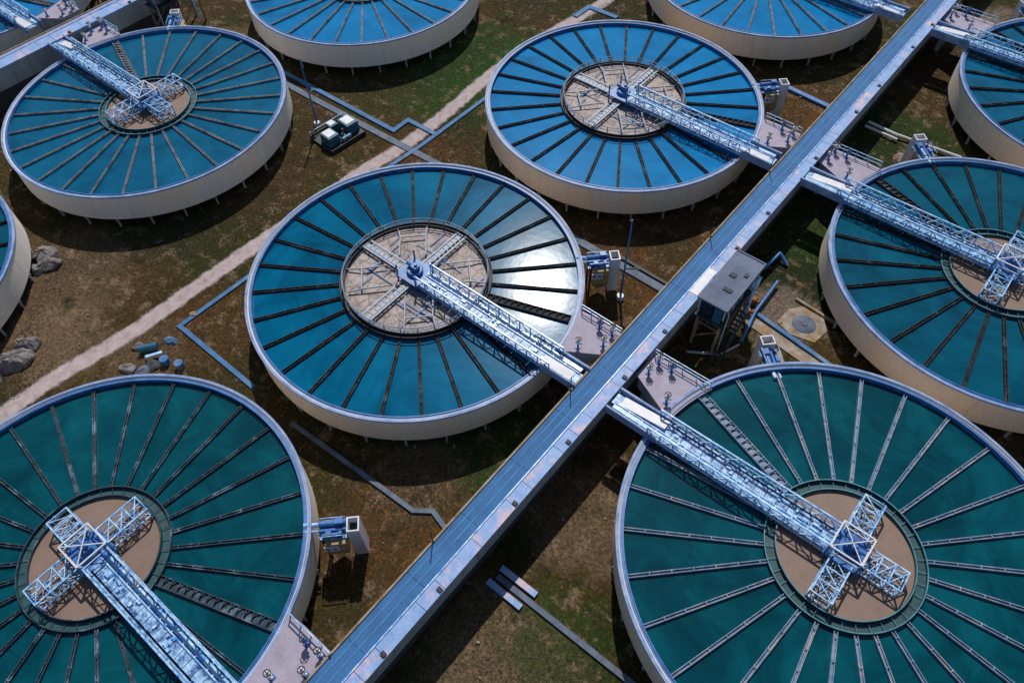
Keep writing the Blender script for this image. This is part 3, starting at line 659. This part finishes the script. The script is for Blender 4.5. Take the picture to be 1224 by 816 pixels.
# ------------------------------------------------------------------ duct covers, drains and pipes on the ground
def duct(label, cat, pts, w, h, mat, name='cable_duct', group=None):
    b = MB(); P = [Vector(p) for p in pts]; n = len(P); L = []; Rr = []
    for i, p in enumerate(P):
        d0 = (P[i]-P[i-1]).normalized() if i else (P[1]-P[0]).normalized(); d1 = (P[i+1]-P[i]).normalized() if i < n-1 else d0
        nn = Vector((d0.y+d1.y, -(d0.x+d1.x))).normalized(); k = w/2/max(.4, nn.dot(Vector((d0.y, -d0.x))))
        L.append(p-nn*k); Rr.append(p+nn*k)
    vs = []
    for a, c in zip(L, Rr): vs += [(a.x, a.y, 0), (c.x, c.y, 0), (c.x, c.y, h), (a.x, a.y, h)]
    fs = [(0, 1, 2, 3)] + [(n*4-1, n*4-2, n*4-3, n*4-4)]
    for i in range(n-1):
        for k in range(4): fs.append((i*4+k, i*4+4+k, i*4+4+(k+1) % 4, i*4+(k+1) % 4))
    b.add(vs, fs)
    o = link(name, b.mesh(name, mat), None, label, cat, group); return o
duct('V shaped blue duct cover left of the glaring tank', 'duct cover', [(-63.5, 27), (-65.4, 26.9), (-65.7, 16.5), (-52.0, 16.4)], .55, .2, 'drain')
duct('blue duct with a zigzag that crosses the dirt track', 'duct cover', [(-96, 57.9), (-71, 58.3), (-71.0, 61.4), (-65.4, 61.5)], .7, .24, 'drain')
duct('grey duct running straight beside the zigzag blue duct', 'duct cover', [(-96, 56.0), (-70, 56.6), (-59.5, 57.0)], 1.0, .16, 'greydrain')
duct('blue duct from crossing towards the blue tank wall', 'duct cover', [(-65.3, 75.5), (-65.5, 58.2), (-66.0, 52.0)], .6, .2, 'drain')
duct('grey duct between glaring tank and causeway behind the mast', 'duct cover', [(-39, 57.2), (-22.6, 56.9)], 1.1, .2, 'greydrain')
duct('dark pipe run beside the grey duct behind the mast', 'pipe', [(-31, 58.1), (-22.6, 57.9)], .4, .3, 'dark', 'pipe')
duct('grey duct from causeway to bottom edge, right of causeway', 'duct cover', [(-17.0, 17.1), (-1.6, 17.2), (0.2, 15.9)], .55, .24, 'greydrain')
duct('upper blue slab of two leaving the causeway foot', 'slab', [(-17.2, 17.95), (-13.0, 18.0)], .6, .3, 'strip', 'cover_slab')
duct('lower blue slab of two leaving the causeway foot', 'slab', [(-17.4, 16.2), (-13.4, 16.2)], .6, .3, 'strip', 'cover_slab')
duct('blue crooked pipe cover between bottom left tank and causeway', 'duct cover', [(-45, 16.0), (-33.9, 16.6), (-27.8, 16.9), (-26.2, 18.1), (-24.2, 17.6), (-22.4, 17.6)], .5, .26, 'greydrain')
duct('sandy grey channel beside the round manhole slab', 'channel', [(-13.8, 59.4), (-2.5, 57.8)], 1.5, .14, 'kerb', 'drain_channel')
duct('blue pipe cover beside the sandy channel near the cabin', 'duct cover', [(-13.0, 60.6), (-2.5, 59.0)], .5, .3, 'drain')
duct('blue duct between causeway and blue tank pump station', 'duct cover', [(-31, 102.9), (-22.0, 102.2)], .8, .4, 'blue')
duct('blue zigzag duct at track near the top edge', 'duct cover', [(-67.9, 99.0), (-67.7, 102.9), (-62, 103.1)], .9, .22, 'drain')
def pipe(label, pts, r, mat, name='pipe'):
    return link(name, MB().tube(pts, r, 10).mesh(name, mat, True), None, label, 'pipe')
pipe('upper of two white pipes leaving the causeway at right', [(-17.3, 102.2, .5), (-13.2, 101.9, .5), (-4, 102.6, .5)], .2, 'white')
pipe('lower of two white pipes leaving the causeway at right', [(-17.3, 101.2, .4), (-12.5, 101.0, .4)], .2, 'white')
pipe('blue pipe lying diagonally right of the control cabin', [(-12.4, 55.5, .6), (-13.2, 60.5, .6), (-13.3, 66.2, .7)], .2, 'blue')
pipe('thin blue riser pipe leaning on near side of control cabin', [(-13.2, 53.4, .2), (-13.5, 55.8, 4.2), (-13.6, 57.6, 4.6)], .11, 'blue')
pipe('pale drain pipe on the soil under the control cabin', [(-16.6, 50.6, .3), (-13.4, 52.6, .3), (-12.4, 55.2, .3)], .15, 'pale_pipe')
pipe('bent blue pipe at far end of the control cabin', [(-15.6, 66.5, 1.0), (-15.2, 70.3, 1.0), (-13.8, 69.8, .3)], .22, 'blue')
for i, (x, y) in enumerate(((-14.2, 61.9), (-14.0, 59.9))):
    o = thing('rusty_valve', ('rusty orange valve, upper of two on the blue pipe', 'rusty orange valve, lower of two on the blue pipe')[i], 'valve', (x, y, .1), .4*i)
    link('valve_body', cached('rv', lambda: MB().lathe([(0, .9), (.35, .85), (.5, .55), (.4, .2), (.5, .1), (.5, 0)], 12).mesh('valve_body', 'rust', True)), o)
    link('flange', cached('rvf', lambda: MB().bar((-.75, 0, .5), (.75, 0, .5), .18, n=10).bar((-.75, 0, .5), (-.62, 0, .5), .36, n=12).bar((.62, 0, .5), (.75, 0, .5), .36, n=12).mesh('flange', 'rust')), o)
# manhole slab
o = thing('manhole_slab', 'round grey manhole on a sandy square pad right of the cabin', 'manhole', (-7.9, 62.7, 0), R(-6))
link('kerb', MB().box((0, 2.6, .16), (5.6, .3, .32)).mesh('kerb', 'kerb'), o)
link('pad', MB().prism([(-2.5, -1.9), (-.4, -2.4), (2.3, -1.5), (2.5, 1.2), (1.2, 2.35), (-1.6, 2.2), (-2.55, .7)], 0, .1).mesh('pad', 'kerb'), o)
link('cover', MB().lathe([(0, .3), (.35, .3), (.4, .22), (1.25, .2), (1.4, .1)], 28).mesh('cover', 'greydrain', True), o)

# ------------------------------------------------------------------ teal machinery skid
o = thing('equipment_skid', 'teal machinery with white tops on a dark tray beside the mast', 'equipment skid', (-76.5, 52.4, 0), R(-4))
link('tray', MB().box((0, 0, .25), (5.2, 6.2, .3)).box((-2.5, 0, .5), (.12, 6.2, .3)).box((2.5, 0, .5), (.12, 6.2, .3)).mesh('tray', 'dark'), o)
for (x, y, sx, sy, h) in ((.6, -1.7, 2.2, 1.9, 1.5), (-1.2, .1, 1.3, 1.4, 1.3), (.3, 1.9, 2.4, 2.0, 1.6)):
    cb = link('cabinet', MB().box((x, y, .4+h/2), (sx, sy, h), taper=.93).mesh('cabinet', 'teal'), o)
    link('top_panel', MB().box((x-.15, y, .44+h), (sx*.72, sy*.72, .06)).mesh('top_panel', 'white'), cb)
link('motor', MB().bar((1.9, -.6, .8), (1.9, .9, .8), .4, n=12).bar((1.0, .1, .9), (2.2, .1, .9), .3, n=10).mesh('motor', 'teal'), o)
link('exhaust', MB().bar((1.2, .2, .5), (1.2, .2, 2.0), .14, n=8).mesh('exhaust', 'rust'), o)
link('guard_rail', MB().bar((-2.5, -3, 1.2), (-2.5, 3, 1.2), .05).bar((-2.5, -3, .4), (-2.5, -3, 1.2), .05).bar((-2.5, 3, .4), (-2.5, 3, 1.2), .05).bar((-2.5, 0, .4), (-2.5, 0, 1.2), .05).mesh('guard_rail', 'truss'), o)

# ------------------------------------------------------------------ rocks and scrap
def rock_mesh(seed, sx, sy, sz):
    rnd = random.Random(seed); n, m = 26, 14; vs = []; fs = []
    ph = [rnd.uniform(0, 6.28) for _ in range(8)]; pl = [Vector((rnd.gauss(0, 1), rnd.gauss(0, 1), rnd.gauss(.3, .7))).normalized() for _ in range(14)]; pd = [rnd.uniform(.62, .95) for _ in pl]
    for j in range(m+1):
        la = -math.pi/2+math.pi*j/m
        for i in range(n):
            t = 2*math.pi*i/n; v = Vector((math.cos(la)*math.cos(t), math.cos(la)*math.sin(t), math.sin(la)))
            r = 1+.12*math.sin(3*t+ph[0])*math.cos(2*la+ph[1])+.06*math.sin(7*t+ph[2]+5*la)
            for q, dd in zip(pl, pd):
                e = v.dot(q)
                if e*r > dd: r = dd/e
            r *= 1+.07*math.sin(11*t+ph[3]+9*la)*math.sin(13*la+ph[4]+3*t)+rnd.uniform(-.03, .03); v *= r; vs.append((v.x*sx, v.y*sy, max(v.z, -.25)*sz))
    for j in range(m):
        for i in range(n): fs.append((j*n+i, j*n+(i+1) % n, (j+1)*n+(i+1) % n, (j+1)*n+i))
    return MB().add(vs, fs)
for i, (x, y, a, b, h, rt_, lab) in enumerate((
    (-88.6, 12.6, 2.0, 1.5, 1.2, .3, 'grey layered boulder beside the left edge tank, upper left one'), (-86.9, 12.0, 1.7, 1.3, 1.0, 1.0, 'brown grey boulder touching the upper layered boulder'), (-87.4, 10.6, 1.2, .8, .8, .2, 'small pale rock below the upper boulder pair'),
    (-77.4, 3.4, 1.9, 1.4, 1.1, .5, 'grey boulder at left edge, top of the lower pile'), (-76.4, 1.3, 2.3, 1.7, 1.5, .9, 'largest pale grey boulder of the lower left pile'), (-77.2, -1.4, 2.6, 1.5, 1.2, .1, 'long dark boulder of lower left pile at the frame edge'), (-75.8, -3.2, 1.7, 1.0, .8, .4, 'flat boulder lowest in the lower left pile'))):
    link('boulder', rock_mesh(i+3, a, b, h).mesh('boulder', 'rock'), None, lab, 'boulder', 'boulders at the left edge', loc=(x, y, h*.2), rot=rt_)
def scrap(label, cat, name, b, mat, x, y, rot=0, z=0): link(name, b.mesh(name, mat), None, label, cat, None, loc=(x, y, z), rot=rot)
scrap('bright blue white plank lying in the scrap heap', 'plank', 'plank', MB().box((0, 0, .5), (1.9, .35, .12)), 'truss', -64.3, 12.0, R(60))
def drum():
    return MB().lathe([(0, .9), (.5, .9), (.52, .86), (.5, .6), (.52, .58), (.5, .3), (.52, .28), (.5, 0)], 16)
scrap('blue drum right of the plank in the scrap heap', 'drum', 'drum', drum(), 'blue', -62.6, 12.3)
scrap('blue drum standing farthest right of the scrap heap', 'drum', 'drum', drum(), 'drain', -60.8, 13.0)
scrap('blue crumpled sheet at top of the scrap heap', 'sheet', 'metal_sheet', rock_mesh(31, 1.0, .6, .4), 'drain', -64.7, 14.6, .4)
scrap('dark teal tank lying left of the plank in the scrap heap', 'tank', 'scrap_tank', MB().bar((-1, 0, .45), (1, 0, .45), .5, n=14), 'teal', -65.6, 12.2, .9)
scrap('dark rubble block under the plank in the scrap heap', 'rubble', 'rubble_block', rock_mesh(32, 1.1, .9, .6), 'darkgirder', -63.5, 11.2)
scrap('pale rubble block left in the scrap heap', 'rubble', 'rubble_block', rock_mesh(33, 1.0, .7, .5), 'rock', -67.0, 11.6, .7)
scrap('grey rubble block against bottom left tank rim', 'rubble', 'rubble_block', rock_mesh(34, 1.3, .9, .7), 'rock', -65.3, 9.0, .2)
scrap('larger grey rubble block beside the rim rubble, further right', 'rubble', 'rubble_block', rock_mesh(35, 1.5, .8, .6), 'greydrain', -63.6, 9.7, 1.2)
scrap('tan rounded stone beside the V shaped duct', 'stone', 'stone', rock_mesh(36, .6, .5, .5), 'kerb', -65.9, 18.6)
scrap('sunlit tan boulder under the right edge tank wall', 'boulder', 'boulder', rock_mesh(37, 1.1, 1.0, .9), 'kerb', -10.6, 97.8)

# ------------------------------------------------------------------ rough grass and litter stones
gr = random.Random(5); TC = [(t[0], t[1]) for t in TANKS]
gb = MB(); cnt = 0
while cnt < 42000:
    x, y = gr.uniform(-112, -4), gr.uniform(-8, 132)
    if -25 < x < -17.5 or any((x-a)**2+(y-b)**2 < 20.5**2 for a, b in TC): continue
    if abs(x+69) < 2.6: continue
    if math.sin(x*.21+1.3*math.sin(y*.13))+math.sin(y*.17+x*.05)+gr.gauss(0, .6) < .1: continue
    h = gr.uniform(.03, .12); cnt += 1
    for k in range(4):
        a = gr.uniform(0, 6.28); q = gr.uniform(.06, .2); dx, dy = math.cos(a)*q, math.sin(a)*q
        gb.add([(x-dy*.35, y+dx*.35, .0), (x+dy*.35, y-dx*.35, .0), (x+dx, y+dy, h)], [(0, 1, 2)])
def grass_mat():
    m, t, p = newmat('dry_grass'); n = noise(t, geo_pos(t), .5, 4, .7)
    r = ramp(t, [(.3, (.018, .030, .006)), (.5, (.040, .034, .012)), (.7, (.085, .062, .030))]); t.links.new(n.outputs['Fac'], r.inputs[0])
    t.links.new(r.outputs[0], p.inputs['Base Color']); p.inputs['Roughness'].default_value = .9; return m
link('grass', gb.mesh('grass', grass_mat()), kind='stuff')
sb = MB()
for i in range(900):
    x, y = gr.uniform(-112, -4), gr.uniform(-8, 132)
    near = min(math.hypot(x-s[0], y-s[1])-s[2]*.6 for s in SPOTS if s[3] in (_tan, _pale, _red))
    if near > gr.uniform(-3, 3): continue
    s = gr.uniform(.08, .3); sb.box((x, y, s*.3), (s*1.4, s, s*.8), gr.uniform(0, 3), .6)
link('gravel', sb.mesh('gravel', 'kerb'), kind='stuff')
